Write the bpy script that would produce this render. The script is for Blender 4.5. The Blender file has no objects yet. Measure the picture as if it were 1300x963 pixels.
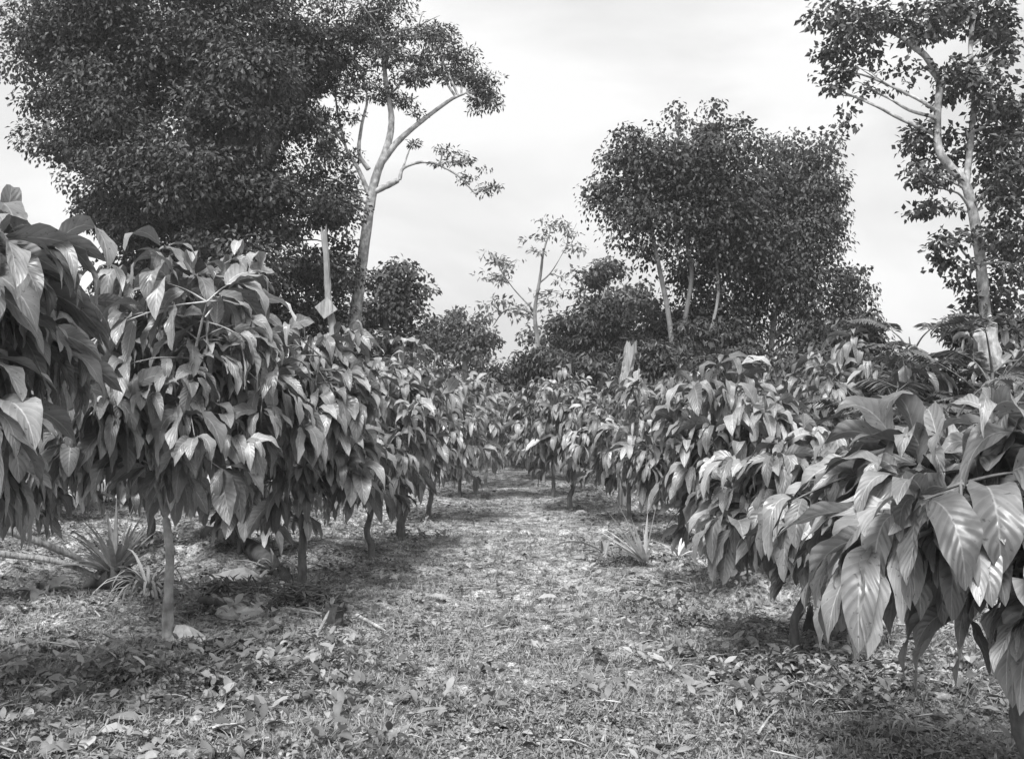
import bpy, math, random
import numpy as np
from math import radians as R, pi

sc = bpy.context.scene
C = sc.collection
F = 1200.0            # focal length in photo pixels (photo 1300 wide)
CAMZ = 1.5
PITCH = R(2.77)
CX, CY = 650.0, 481.5

def W(px, py, Y):
    """world point at depth Y on the sight line of a photo pixel (used to survey the place)"""
    dx = (px - CX) / F; dz = -(py - CY) / F
    y = math.cos(PITCH) - dz * math.sin(PITCH)
    z = math.sin(PITCH) + dz * math.cos(PITCH)
    k = Y / y
    return np.array((dx * k, Y, CAMZ + z * k))

# ------------------------------------------------------------------ noise / terrain
def _h(ix, iy, seed):
    n = (ix.astype(np.int64) * 374761393 + iy.astype(np.int64) * 668265263 + seed * 1442695041) & 0xffffffff
    n = ((n ^ (n >> 13)) * 1274126177) & 0xffffffff
    return ((n ^ (n >> 16)) & 0xffff) / 65535.0

def vnoise(x, y, seed=0):
    ix = np.floor(x); iy = np.floor(y); fx = x - ix; fy = y - iy
    fx = fx * fx * (3 - 2 * fx); fy = fy * fy * (3 - 2 * fy)
    a = _h(ix, iy, seed); b = _h(ix + 1, iy, seed); c = _h(ix, iy + 1, seed); d = _h(ix + 1, iy + 1, seed)
    return (a * (1 - fx) + b * fx) * (1 - fy) + (c * (1 - fx) + d * fx) * fy - .5

def terrain(x, y):
    x = np.asarray(x, float); y = np.asarray(y, float)
    z = .5 * vnoise(x / 9, y / 9, 1) * np.clip((np.hypot(x, y) - 14) / 20, 0, 1)
    z = z + .20 * vnoise(x / 2.3, y / 2.3, 2)
    z = z + np.clip(y - 24, 0, 50) * .065
    side = np.clip((np.abs(x + .1 - .0 * y) - 1.2) / 1.2, 0, 1)       # rough under the trees, smoother on the walk
    z = z + (.09 + .17 * side) * vnoise(x / .55, y / .55, 3)
    z = z + (.04 + .075 * side) * vnoise(x / .19, y / .19, 4) + (.016 + .012 * side) * vnoise(x / .07, y / .07, 5)
    return z

def gz(x, y): return float(terrain(x, y))

# ------------------------------------------------------------------ mesh building
def mesh_obj(name, V, Q, mat, parent=None, uv=None, tone=None, smooth=False, loc=None):
    me = bpy.data.meshes.new(name)
    V = np.asarray(V, np.float32); Q = np.asarray(Q, np.int32)
    me.vertices.add(len(V)); me.vertices.foreach_set('co', V.ravel())
    k = Q.shape[1]
    me.loops.add(Q.size); me.loops.foreach_set('vertex_index', Q.ravel())
    me.polygons.add(len(Q))
    me.polygons.foreach_set('loop_start', np.arange(0, Q.size, k, dtype=np.int32))
    me.polygons.foreach_set('loop_total', np.full(len(Q), k, np.int32))
    if uv is not None:
        l = me.uv_layers.new(name='UVMap')
        l.data.foreach_set('uv', np.asarray(uv, np.float32)[Q.ravel()].ravel())
    if tone is not None:
        a = me.attributes.new('tone', 'FLOAT', 'POINT'); a.data.foreach_set('value', np.asarray(tone, np.float32))
    me.update(calc_edges=True); me.validate()
    me.polygons.foreach_set('use_smooth', np.full(len(me.polygons), smooth))
    me.materials.append(mat)
    o = bpy.data.objects.new(name, me); C.objects.link(o)
    if parent is not None: o.parent = parent
    if loc is not None: o.location = loc
    return o

class MB:
    def __init__(s): s.V = []; s.Q = []; s.U = []; s.T = []; s.n = 0
    def add(s, V, Q, U=None, T=None):
        V = np.asarray(V, float); s.V.append(V); s.Q.append(np.asarray(Q) + s.n)
        s.U.append(np.zeros((len(V), 2)) if U is None else U)
        s.T.append(np.ones(len(V)) if T is None else np.asarray(T, float) * np.ones(len(V))); s.n += len(V)
        return s
    def build(s, name, mat, parent=None, smooth=False, origin=(0, 0, 0)):
        return mesh_obj(name, np.concatenate(s.V) - np.array(origin), np.concatenate(s.Q), mat, parent,
                        np.concatenate(s.U), np.concatenate(s.T), smooth, None if parent is not None else tuple(float(v) for v in origin))

def nrm(v):
    return v / np.maximum(np.linalg.norm(v, axis=-1, keepdims=True), 1e-9)

def spline(P, n):
    P = np.asarray(P, float)
    if len(P) < 3:
        t = np.linspace(0, 1, n + 1)[:, None]; return P[0] * (1 - t) + P[-1] * t
    E = np.vstack([2 * P[0] - P[1], P, 2 * P[-1] - P[-2]])
    out = []
    for i in range(1, len(E) - 2):
        t = np.linspace(0, 1, n, endpoint=False)[:, None]
        p0, p1, p2, p3 = E[i - 1], E[i], E[i + 1], E[i + 2]
        out.append(.5 * ((2 * p1) + (p2 - p0) * t + (2 * p0 - 5 * p1 + 4 * p2 - p3) * t * t + (3 * p1 - p0 - 3 * p2 + p3) * t ** 3))
    out.append(P[-1][None]); return np.vstack(out)

def tube(mb, P, r0, r1, sides=7, n=5, bump=.08, rng=None, radii=None, flare=0):
    P = spline(P, n); m = len(P)
    rr = np.linspace(r0, r1, m) if radii is None else np.interp(np.linspace(0, 1, m), np.linspace(0, 1, len(radii)), radii)
    if flare: rr = rr * (1 + flare * np.exp(-np.arange(m) / 1.2))
    T = nrm(np.gradient(P, axis=0))
    ref = np.array((0.13, .21, 1.)) if abs(T[0][2]) < .9 else np.array((1., .2, .1))
    A = nrm(np.cross(T, ref)); B = np.cross(T, A)
    a = np.linspace(0, 2 * pi, sides, endpoint=False)
    ring = A[:, None] * np.cos(a)[None, :, None] + B[:, None] * np.sin(a)[None, :, None]
    rj = rr[:, None] * (1 + (bump * (rng.random((m, sides)) - .5) * 2 if rng is not None else 0))
    rj[-1] *= .3
    V = P[:, None] + ring * rj[:, :, None]
    idx = np.arange(m * sides).reshape(m, sides)
    q = np.stack([idx[:-1], np.roll(idx[:-1], -1, 1), np.roll(idx[1:], -1, 1), idx[1:]], -1).reshape(-1, 4)
    U = np.stack([np.tile(a / (2 * pi), (m, 1)), np.tile(np.arange(m)[:, None] * .1, (1, sides))], -1).reshape(-1, 2)
    mb.add(V.reshape(-1, 3), q, U)
    return P

DOWN = np.array((0, 0, -1.))
def leafblades(mb, P, D, L, Wd, droop, rng, nl=6, nu=2, roll=.5, fold=.35, wave=.12, tone=None, prof='leaf', curl=0.):
    """N leaf blades as curved, folded strips.  P,D (N,3); L,Wd,droop (N,)"""
    N = len(P); D = nrm(D)
    s = np.linspace(0, 1, nl + 1)
    S = np.cross(D, np.array((0, 0, 1.)) + .15 * (rng.random((N, 3)) - .5)); S = nrm(S)
    ra = (rng.random(N) - .5) * 2 * roll
    S = nrm(S * np.cos(ra)[:, None] + np.cross(D, S) * np.sin(ra)[:, None])
    w = np.clip(droop[:, None] * (s ** .8)[None], 0, .97)
    dk = nrm(D[:, None] * (1 - w)[..., None] + DOWN * w[..., None] + curl * (s ** 3)[None, :, None] * D[:, None])
    step = (dk[:, 1:] + dk[:, :-1]) * .5 * (L / nl)[:, None, None]
    Cn = np.concatenate([np.zeros((N, 1, 3)), np.cumsum(step, 1)], 1) + P[:, None]
    Nk = nrm(np.cross(S[:, None], dk))
    if prof == 'leaf': pr = np.sin(pi * s ** .88) ** .78 * .5; pr[0] = .03; pr[-1] = .01
    elif prof == 'blade': pr = .5 * (1 - s ** 2.2) * (.55 + .45 * np.minimum(1, s * 4)); pr[-1] = .02
    u = np.linspace(-1, 1, nu * 2 + 1) if nu >= 1 else np.array((-1., 1.))
    ph = rng.random(N) * 6.28
    wv = wave * np.sin(s[None] * 15 + ph[:, None])
    off = (fold * np.abs(u)[None, None] - .18 * fold * (u ** 2)[None, None] + wv[:, :, None] * (u ** 2)[None, None] * np.sign(u + 1e-9)[None, None])
    half = pr[None, :, None] * Wd[:, None, None]
    V = Cn[:, :, None] + S[:, None, None] * (half * u[None, None])[..., None] + Nk[:, :, None] * (half * off)[..., None]
    nv = len(u); idx = np.arange(N * (nl + 1) * nv).reshape(N, nl + 1, nv)
    q = np.stack([idx[:, :-1, :-1], idx[:, :-1, 1:], idx[:, 1:, 1:], idx[:, 1:, :-1]], -1).reshape(-1, 4)
    U = np.stack(np.broadcast_arrays((u * .5 + .5)[None, None], s[None, :, None] + 0 * ph[:, None, None]), -1).reshape(-1, 2)
    if tone is None: tone = .75 + .5 * rng.random(N)
    mb.add(V.reshape(-1, 3), q, U, np.repeat(tone, (nl + 1) * nv))

def diamonds(mb, P, D, Nn, L, Wd, rng, tone):
    """cheap far leaves: one folded-edge rhombus each"""
    N = len(P); D = nrm(D); S = nrm(np.cross(D, Nn))
    nn = np.cross(S, D)
    c = .38 + .2 * rng.random(N)[:, None]
    V = np.stack([P, P + D * (L[:, None] * c) + S * Wd[:, None] * .5 + nn * Wd[:, None] * .12,
                  P + D * L[:, None] - nn * L[:, None] * .1, P + D * (L[:, None] * c) - S * Wd[:, None] * .5 + nn * Wd[:, None] * .12], 1)
    q = np.arange(N * 4).reshape(N, 4)
    U = np.tile(np.array(((.5, 0), (1, .5), (.5, 1), (0, .5))), (N, 1))
    mb.add(V.reshape(-1, 3), q, U, np.repeat(tone, 4))

def rdir(rng, n):
    v = rng.normal(size=(n, 3)); return nrm(v)

# ------------------------------------------------------------------ materials (all grey: the place as the plate shows it)
def newmat(name):
    m = bpy.data.materials.new(name); m.use_nodes = True
    nt = m.node_tree; nt.nodes.clear()
    return m, nt.nodes, nt.links

def g(v): return (v, v, v, 1)

def leaf_mat(name, base, rough=.45, veins=True, transl=.12, spec=.5, back=1.25, contrast=1.0):
    m, n, l = newmat(name)
    out = n.new('ShaderNodeOutputMaterial'); b = n.new('ShaderNodeBsdfPrincipled')
    at = n.new('ShaderNodeAttribute'); at.attribute_name = 'tone'
    no = n.new('ShaderNodeTexNoise'); no.inputs['Scale'].default_value = 14; no.inputs['Detail'].default_value = 4
    tc = n.new('ShaderNodeTexCoord'); l.new(tc.outputs['Object'], no.inputs['Vector'])
    mr = n.new('ShaderNodeMapRange'); mr.inputs[1].default_value = .3; mr.inputs[2].default_value = .7
    mr.inputs[3].default_value = base * .8; mr.inputs[4].default_value = base * 1.2
    l.new(no.outputs['Fac'], mr.inputs[0])
    mu = n.new('ShaderNodeMath'); mu.operation = 'MULTIPLY'; l.new(mr.outputs[0], mu.inputs[0]); l.new(at.outputs['Fac'], mu.inputs[1])
    col = mu.outputs[0]
    if veins:
        ns = n.new('ShaderNodeTexNoise'); ns.inputs['Scale'].default_value = 55; ns.inputs['Detail'].default_value = 3; l.new(tc.outputs['Object'], ns.inputs['Vector'])
        sr = n.new('ShaderNodeMapRange'); l.new(ns.outputs['Fac'], sr.inputs[0]); sr.inputs[1].default_value = .66; sr.inputs[2].default_value = .70; sr.inputs[3].default_value = 1; sr.inputs[4].default_value = .35
        mz = n.new('ShaderNodeMath'); mz.operation = 'MULTIPLY'; l.new(col, mz.inputs[0]); l.new(sr.outputs[0], mz.inputs[1]); col = mz.outputs[0]
        rr_ = n.new('ShaderNodeMapRange'); l.new(no.outputs['Fac'], rr_.inputs[0]); rr_.inputs[1].default_value = .35; rr_.inputs[2].default_value = .65; rr_.inputs[3].default_value = rough - .1; rr_.inputs[4].default_value = rough + .2
        l.new(rr_.outputs[0], b.inputs['Roughness'])
        uv = n.new('ShaderNodeUVMap'); sp = n.new('ShaderNodeSeparateXYZ'); l.new(uv.outputs[0], sp.inputs[0])
        a = n.new('ShaderNodeMath'); a.operation = 'SUBTRACT'; l.new(sp.outputs[0], a.inputs[0]); a.inputs[1].default_value = .5
        ab = n.new('ShaderNodeMath'); ab.operation = 'ABSOLUTE'; l.new(a.outputs[0], ab.inputs[0])
        # side veins: sin((v - .35|u|) * k)
        m1 = n.new('ShaderNodeMath'); m1.operation = 'MULTIPLY_ADD'; l.new(ab.outputs[0], m1.inputs[0]); m1.inputs[1].default_value = -.42; l.new(sp.outputs[1], m1.inputs[2])
        m2 = n.new('ShaderNodeMath'); m2.operation = 'MULTIPLY'; l.new(m1.outputs[0], m2.inputs[0]); m2.inputs[1].default_value = 62
        m3 = n.new('ShaderNodeMath'); m3.operation = 'SINE'; l.new(m2.outputs[0], m3.inputs[0])
        bu = n.new('ShaderNodeBump'); bu.inputs['Strength'].default_value = .22; bu.inputs['Distance'].default_value = .004
        l.new(m3.outputs[0], bu.inputs['Height']); l.new(bu.outputs[0], b.inputs['Normal'])
        mid = n.new('ShaderNodeMapRange'); l.new(ab.outputs[0], mid.inputs[0]); mid.inputs[1].default_value = .008; mid.inputs[2].default_value = .035
        mid.inputs[3].default_value = 1.9; mid.inputs[4].default_value = 1.0
        m4 = n.new('ShaderNodeMath'); m4.operation = 'MULTIPLY'; l.new(col, m4.inputs[0]); l.new(mid.outputs[0], m4.inputs[1])
        vv = n.new('ShaderNodeMapRange'); l.new(m3.outputs[0], vv.inputs[0]); vv.inputs[1].default_value = .8; vv.inputs[2].default_value = 1; vv.inputs[3].default_value = 1; vv.inputs[4].default_value = 1.2
        m5 = n.new('ShaderNodeMath'); m5.operation = 'MULTIPLY'; l.new(m4.outputs[0], m5.inputs[0]); l.new(vv.outputs[0], m5.inputs[1])
        col = m5.outputs[0]
    ge = n.new('ShaderNodeNewGeometry')
    bk = n.new('ShaderNodeMapRange'); l.new(ge.outputs['Backfacing'], bk.inputs[0]); bk.inputs[3].default_value = 1; bk.inputs[4].default_value = back
    m6 = n.new('ShaderNodeMath'); m6.operation = 'MULTIPLY'; l.new(col, m6.inputs[0]); l.new(bk.outputs[0], m6.inputs[1])
    cc = n.new('ShaderNodeCombineColor')
    for i in range(3): l.new(m6.outputs[0], cc.inputs[i])
    l.new(cc.outputs[0], b.inputs['Base Color'])
    b.inputs['Roughness'].default_value = rough
    b.inputs['Specular IOR Level'].default_value = spec
    if transl > 0:
        t = n.new('ShaderNodeBsdfTranslucent'); l.new(cc.outputs[0], t.inputs['Color'])
        mx = n.new('ShaderNodeMixShader'); mx.inputs[0].default_value = transl
        l.new(b.outputs[0], mx.inputs[1]); l.new(t.outputs[0], mx.inputs[2]); l.new(mx.outputs[0], out.inputs[0])
    else: l.new(b.outputs[0], out.inputs[0])
    return m

def rough_mat(name, lo, hi, scale=6, stretch=(1, 1, 1), bump=.5, dist=.02, rough=.9, tone=False, blot=0):
    m, n, l = newmat(name)
    out = n.new('ShaderNodeOutputMaterial'); b = n.new('ShaderNodeBsdfPrincipled')
    tc = n.new('ShaderNodeTexCoord'); mp = n.new('ShaderNodeMapping'); mp.inputs['Scale'].default_value = stretch
    l.new(tc.outputs['Object'], mp.inputs[0])
    no = n.new('ShaderNodeTexNoise'); no.inputs['Scale'].default_value = scale; no.inputs['Detail'].default_value = 8; no.inputs['Roughness'].default_value = .65
    l.new(mp.outputs[0], no.inputs['Vector'])
    mr = n.new('ShaderNodeMapRange'); mr.inputs[1].default_value = .32; mr.inputs[2].default_value = .68
    mr.inputs[3].default_value = lo; mr.inputs[4].default_value = hi; l.new(no.outputs['Fac'], mr.inputs[0])
    col = mr.outputs[0]
    if blot:
        n2 = n.new('ShaderNodeTexNoise'); n2.inputs['Scale'].default_value = blot; n2.inputs['Detail'].default_value = 3; l.new(tc.outputs['Object'], n2.inputs['Vector'])
        r2 = n.new('ShaderNodeMapRange'); r2.inputs[1].default_value = .4; r2.inputs[2].default_value = .6; r2.inputs[3].default_value = .6; r2.inputs[4].default_value = 1.15
        l.new(n2.outputs['Fac'], r2.inputs[0])
        mm = n.new('ShaderNodeMath'); mm.operation = 'MULTIPLY'; l.new(col, mm.inputs[0]); l.new(r2.outputs[0], mm.inputs[1]); col = mm.outputs[0]
    if tone:
        at = n.new('ShaderNodeAttribute'); at.attribute_name = 'tone'
        mm = n.new('ShaderNodeMath'); mm.operation = 'MULTIPLY'; l.new(col, mm.inputs[0]); l.new(at.outputs['Fac'], mm.inputs[1]); col = mm.outputs[0]
    cc = n.new('ShaderNodeCombineColor')
    for i in range(3): l.new(col, cc.inputs[i])
    l.new(cc.outputs[0], b.inputs['Base Color']); b.inputs['Roughness'].default_value = rough; b.inputs['Specular IOR Level'].default_value = .25
    bu = n.new('ShaderNodeBump'); bu.inputs['Strength'].default_value = bump; bu.inputs['Distance'].default_value = dist
    l.new(no.outputs['Fac'], bu.inputs['Height']); l.new(bu.outputs[0], b.inputs['Normal'])
    l.new(b.outputs[0], out.inputs[0])
    return m

M = {}
M['cacao'] = leaf_mat('cacao_leaf', .19, rough=.40, transl=.08, spec=.75)
M['cacao_far'] = leaf_mat('cacao_leaf_distant', .19, rough=.40, transl=.08, spec=.75, veins=False)
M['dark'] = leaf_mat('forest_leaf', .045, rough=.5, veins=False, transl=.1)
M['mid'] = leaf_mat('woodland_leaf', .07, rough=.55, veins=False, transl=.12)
M['pale'] = leaf_mat('pale_leaf', .17, rough=.6, veins=False, transl=.2)
M['fern'] = leaf_mat('feathery_leaf', .12, rough=.55, veins=False, transl=.12)
M['dry'] = leaf_mat('dry_leaf', .31, rough=.75, veins=False, transl=.05, spec=.2)
M['weed'] = leaf_mat('weed_leaf', .27, rough=.6, veins=False, transl=.15, spec=.3)
M['blade'] = leaf_mat('stiff_blade_leaf', .22, rough=.5, veins=False, transl=.1)
M['paleblade'] = leaf_mat('bleached_blade_leaf', .5, rough=.6, veins=False, transl=.1)
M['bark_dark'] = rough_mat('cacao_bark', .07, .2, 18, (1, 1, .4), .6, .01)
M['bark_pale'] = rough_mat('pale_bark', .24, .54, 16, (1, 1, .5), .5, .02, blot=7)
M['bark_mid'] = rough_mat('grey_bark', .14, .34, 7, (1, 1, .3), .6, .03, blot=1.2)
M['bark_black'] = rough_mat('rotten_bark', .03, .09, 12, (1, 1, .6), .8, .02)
M['wood_white'] = rough_mat('bleached_wood', .13, .52, 22, (1, 1, .1), 1., .05)
M['stone'] = rough_mat('pale_stone', .38, .62, 9, (1, 1, 1), .7, .02)
M['husk'] = rough_mat('dark_husk', .035, .08, 20, (1, 1, .3), .7, .01)

# ------------------------------------------------------------------ object bookkeeping
def tag(o, label=None, cat=None, group=None, kind=None):
    if label: o['label'] = label
    if cat: o['category'] = cat
    if group: o['group'] = group
    if kind: o['kind'] = kind
    return o

def thing(name, label, cat, loc, group=None, rz=0):
    o = bpy.data.objects.new(name, None); C.objects.link(o); o.empty_display_size = .3
    o.location = tuple(float(v) for v in loc); o.rotation_euler = (0, 0, rz)
    return tag(o, label, cat, group)

def copy_thing(src, loc, rz, scale, label, group):
    r = src.copy(); C.objects.link(r); r.location = loc; r.rotation_euler = (0, 0, rz); r.scale = (scale, scale, scale * random.uniform(.93, 1.07))
    r['label'] = label
    if group: r['group'] = group
    elif 'group' in r: del r['group']
    for ch in list(src.children):
        c = ch.copy(); C.objects.link(c); c.parent = r
    return r

# ------------------------------------------------------------------ cacao trees
def cacao(name, label, x, y, H, Rad, zj, seed, leaf=.34, nl=8, nu=2, ntwig=75, per=9, group=None, low=.0, lean=(0, 0), mat='cacao', trunk_r=.035, outx=1., bark='bark_dark', z=None, topdens=0.):
    rng = np.random.default_rng(seed)
    z0 = gz(x, y) if z is None else z
    t = thing(name, label, 'cacao tree', (x, y, z0), group)
    tr = MB(); br = MB(); fo = MB()
    base = np.array((0, 0, -.08)); fork = np.array((lean[0], lean[1], zj))
    kk = [base] + [base + (fork - base) * f + np.array((rng.normal() * .022, rng.normal() * .022, 0)) for f in (.3, .5, .75)] + [fork]
    tube(tr, kk, trunk_r * 1.15, trunk_r * .8, 10, 5, .16, rng, flare=.6)
    for _ in range(3):
        f = .45 + .5 * rng.random(); s0 = base + (fork - base) * f; a = rng.random() * 6.28
        tube(tr, [s0, s0 + np.array((math.cos(a) * .05, math.sin(a) * .05, .03)), s0 + np.array((math.cos(a) * .09, math.sin(a) * .09, .12 * rng.random()))], trunk_r * .3, trunk_r * .12, 5, 3, .1, rng)
    zc = zj + (H - zj) * .36; rup = H - leaf * .12 - zc; rdn = zc - zj * .82 - low
    nodes = []; nf = 5; a0 = rng.random() * 6.28
    for i in range(nf):
        a = a0 + i * 2 * pi / nf + (rng.random() - .5) * .5
        out = Rad * (.45 + .25 * rng.random()) ; top = zj + (H - zj) * (.35 + .45 * rng.random())
        d = np.array((math.cos(a) * outx, math.sin(a), 0))
        P = [fork, fork + d * out * .4 + np.array((0, 0, (top - zj) * .5)), fork + d * out + np.array((0, 0, top - zj))]
        pp = tube(br, P, trunk_r * .62, trunk_r * .25, 6, 6, .08, rng); nodes.append(pp[3:])
    P = [fork, fork + np.array((.04, .03, (H - zj) * .45)), fork + np.array((-.03, .05, (H - zj) * .85))]
    pp = tube(br, P, trunk_r * .6, trunk_r * .2, 6, 6, .08, rng); nodes.append(pp[3:])
    nodes = np.vstack(nodes)
    LP = []; LD = []; LL = []; LT = []
    for k in range(ntwig):
        v = rng.normal(size=3); v /= np.linalg.norm(v)
        if rng.random() < topdens: v[2] = abs(v[2])
        r = (.55 + .45 * rng.random() ** .6) if k % 4 else .35 + .3 * rng.random()
        e = np.array((v[0] * Rad * .92 * outx, v[1] * Rad * .92, v[2] * (rup if v[2] > 0 else rdn))) * r + np.array((fork[0], fork[1], zc))
        az = math.atan2(v[1], v[0]); e[2] += (.10 * math.sin(az * 3 + seed) + .07 * math.sin(az * 5 + seed * 2.3)) * (1 if H > 1.7 else .4) + rng.normal() * .03
        lump = 1 + .14 * math.sin(az * 4 + v[2] * 5 + seed) ; e[:2] = fork[:2] + (e[:2] - fork[:2]) * lump
        if k % 9 == 0 and v[2] > 0 and H > 1.7: e[2] += .10 + .18 * rng.random()
        if k % 8 == 1 and v[2] < 0 and H < 2.78: e[2] -= .10 + .14 * rng.random()
        tws = .72 + .42 * rng.random()
        j = np.argmin(np.linalg.norm(nodes - e, axis=1) + .25 * rng.random(len(nodes))); s = nodes[j]
        m = (s + e) / 2 + np.array((0, 0, .05 * np.linalg.norm(e - s)))
        q = tube(br, [s, m, e], trunk_r * .2, trunk_r * .1, 4, 4, 0, rng)
        n = per + rng.integers(-2, 3)
        tt = np.clip(np.concatenate([rng.random(n // 2) * .75 + .2, 1 - .12 * rng.random(n - n // 2)]), 0, 1)
        pos = np.stack([np.interp(tt, np.linspace(0, 1, len(q)), q[:, c]) for c in range(3)], 1)
        ax = nrm(e - s + 1e-6); outw = nrm(e - np.array((fork[0], fork[1], zc - .3)))
        ang = rng.random() * 6.28 + np.arange(n) * 2.4
        A = nrm(np.cross(ax, np.array((.1, .2, 1.)))); B = np.cross(ax, A)
        d = ax * .45 + (A * np.cos(ang)[:, None] + B * np.sin(ang)[:, None]) * .8 + outw * .5 + rng.normal(size=(n, 3)) * .3
        d[:, 2] = d[:, 2] * .6 - .12
        LP.append(pos); LD.append(nrm(d)); LL.append(leaf * tws * (.6 + .55 * rng.random(n))); LT.append((.55 + .7 * rng.random()) * (.6 + .8 * rng.random(n)))
    LP = np.vstack(LP); LD = np.vstack(LD); LL = np.concatenate(LL); LT = np.concatenate(LT)
    LP = LP + LD * .03
    fr = rng.random(len(LT)); LT = np.where(fr < .09, LT * 1.7, LT)
    leafblades(fo, LP, LD, LL, LL * (.24 + .17 * rng.random(len(LL))), .5 + .9 * rng.random(len(LL)), rng, nl, nu, roll=1.2, fold=.34, wave=.22, tone=LT)
    tr.build('trunk', M[bark], t, True); br.build('branches', M[bark], t, True)
    fo.build('crown', M[mat], t, True)
    return t

CG = 'young cacao trees planted in rows along the walk'
# nearest trees: own crown each.  x, y surveyed from trunk feet
cacao('cacao_tree', 'tall cacao tree with very large drooping leaves cut by the left edge', -2.98, 4.35, 2.98, .88, 1.05, 11, .42, 12, 2, 125, 10, CG, low=.1, topdens=.35)
cacao('cacao_tree', 'broad cacao tree on thin pale crooked trunk beside the white stone', -2.45, 6.8, 2.78, 1.08, .86, 12, .38, 10, 2, 140, 10, CG, low=.38, bark='bark_pale', trunk_r=.034, lean=(-.03, 0), topdens=.25)
cacao('cacao_tree', 'cacao tree on straight dark trunk behind the mound of dry twigs', -1.95, 8.75, 2.58, .90, .78, 13, .35, 8, 2, 112, 9, CG, low=.2, trunk_r=.04, topdens=.2)
cacao('cacao_tree', 'slender trunked cacao tree, third along the left side of the walk', -1.56, 10.5, 2.45, .78, .66, 14, .31, 6, 2, 95, 9, CG, low=.1, trunk_r=.035)
cacao('cacao_tree', 'cacao tree with thick dark trunk, fourth along the left side of the walk', -1.37, 12.0, 2.45, .80, .78, 15, .31, 6, 2, 95, 9, CG, low=.1, trunk_r=.05)
cacao('cacao_tree', 'small cacao tree with short forked trunk, fifth along the left side of the walk', -1.34, 15.4, 2.5, 1.05, .78, 16, .31, 5, 2, 120, 9, CG, trunk_r=.04)
cacao('cacao_tree', 'low cacao tree with huge pointed leaves filling the lower right corner', 1.93, 3.55, 1.55, .92, .80, 21, .38, 14, 2, 120, 9, CG, low=.22, topdens=.25)
cacao('cacao_tree', 'small cacao tree on thin dark stem beside the pointed stump', 1.77, 5.9, 1.42, .62, .56, 22, .35, 10, 2, 60, 9, CG, low=.2, trunk_r=.026, topdens=.2)
cacao('cacao_tree', 'bushy cacao tree with leaves down to the ground behind the thin dark stem', 1.95, 8.2, 1.8, .74, .5, 23, .33, 8, 2, 100, 9, CG, low=.15, topdens=.1)
cacao('cacao_tree', 'bushy cacao tree with dark low skirt just right of the pale fan plant', 2.1, 11.7, 2.15, .92, .55, 24, .32, 6, 2, 110, 9, CG, low=.2)
cacao('cacao_tree', 'dark trunked cacao tree, nearer of the pair at the far right of the walk', 1.04, 16.6, 2.4, 1.1, .82, 26, .31, 5, 2, 115, 9, CG, trunk_r=.04)
cacao('cacao_tree', 'cacao tree, farther of the pair at the far right of the walk', .82, 19.4, 2.5, 1.15, .82, 27, .31, 5, 2, 115, 9, CG, trunk_r=.04)
cacao('cacao_tree', 'cacao tree whose pale foot shows between the pair and the fan plant', 1.80, 14.6, 2.3, 1.0, .7, 25, .31, 5, 2, 110, 9, CG, trunk_r=.035)
cacao('cacao_tree', 'cacao tree with pale stem where the walk ends', -.62, 23.0, 2.75, 1.2, .8, 28, .31, 4, 1, 110, 9, CG, trunk_r=.04, bark='bark_pale')
cacao('cacao_tree', 'cacao tree hanging over the left side of the walk near its end', -1.05, 19.2, 2.65, 1.15, .8, 29, .31, 4, 1, 110, 9, CG, trunk_r=.035)

cacao('cacao_tree', 'cacao tree with leaves trailing to the soil between the first two left hand trunks', -3.05, 10.6, 2.1, .85, .6, 30, .34, 6, 2, 90, 9, CG, low=-.05)
# mid and far trees: three prototypes, copied
rnd = random.Random(5); random.seed(5)
protos = []
def far_label(x, y):
    if x < -2 and y < 21: return 'cacao tree in the second rank behind the left row, seen between its stems'
    if x > 2 and y < 24: return 'cacao tree in the leafy ranks behind the right row'
    if y < 33: return 'cacao tree in the band closing the far end of the walk'
    return 'small distant cacao tree at the foot of the forest trees'
spots = []
for (rx, y0, y1) in ((-4.7, 8.3, 24), (-7.9, 12, 26), (4.7, 12.9, 26), (7.4, 10.5, 27), (10.6, 14.5, 28)):
    y = y0
    while y < y1:
        spots.append((rx * (1 - .012 * (y - 8)) + rnd.uniform(-.3, .3), y + rnd.uniform(-.3, .3))); y += 2.9
y = 25.5
while y < 46:
    x = -11 - .05 * y
    while x < 15 + .1 * y:
        spots.append((x + rnd.uniform(-.5, .5), y + rnd.uniform(-.6, .6))); x += 2.6 if y < 31 else 3.1
    y += 3.0 if y < 31 else 4.2
for i, (x, y) in enumerate(spots):
    far = y > 16
    lab = far_label(x, y)
    zz = gz(x, y)
    H = 2.4 + rnd.uniform(-.25, .4) + (.35 if y > 28 else 0)
    grp = lab.replace('cacao tree', 'cacao trees', 1)
    key = 'f' if far else 'm'
    cands = [p for p in protos if p[0] == key]
    if len(cands) < 4:
        p = cacao('cacao_tree', lab, x, y, 2.35, 1.08, .75, 60 + i, .31, 3 if far else 6, 1 if far else 2, 115, 9, grp, low=.1, mat='cacao_far' if far else 'cacao')
        protos.append((key, p))
    else:
        copy_thing(rnd.choice(cands)[1], (x, y, zz), rnd.uniform(0, 6.28), H / 2.35, lab, grp)

# ------------------------------------------------------------------ forest trees
def limb_path(a, b, rng, sag=.12):
    a = np.array(a, float); b = np.array(b, float); d = b - a; L = np.linalg.norm(d)
    return [a, a + d * .35 + rng.normal(size=3) * L * sag * .5 + np.array((0, 0, L * .05)), a + d * .7 + rng.normal(size=3) * L * sag * .5 + np.array((0, 0, L * .06)), b]

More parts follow.
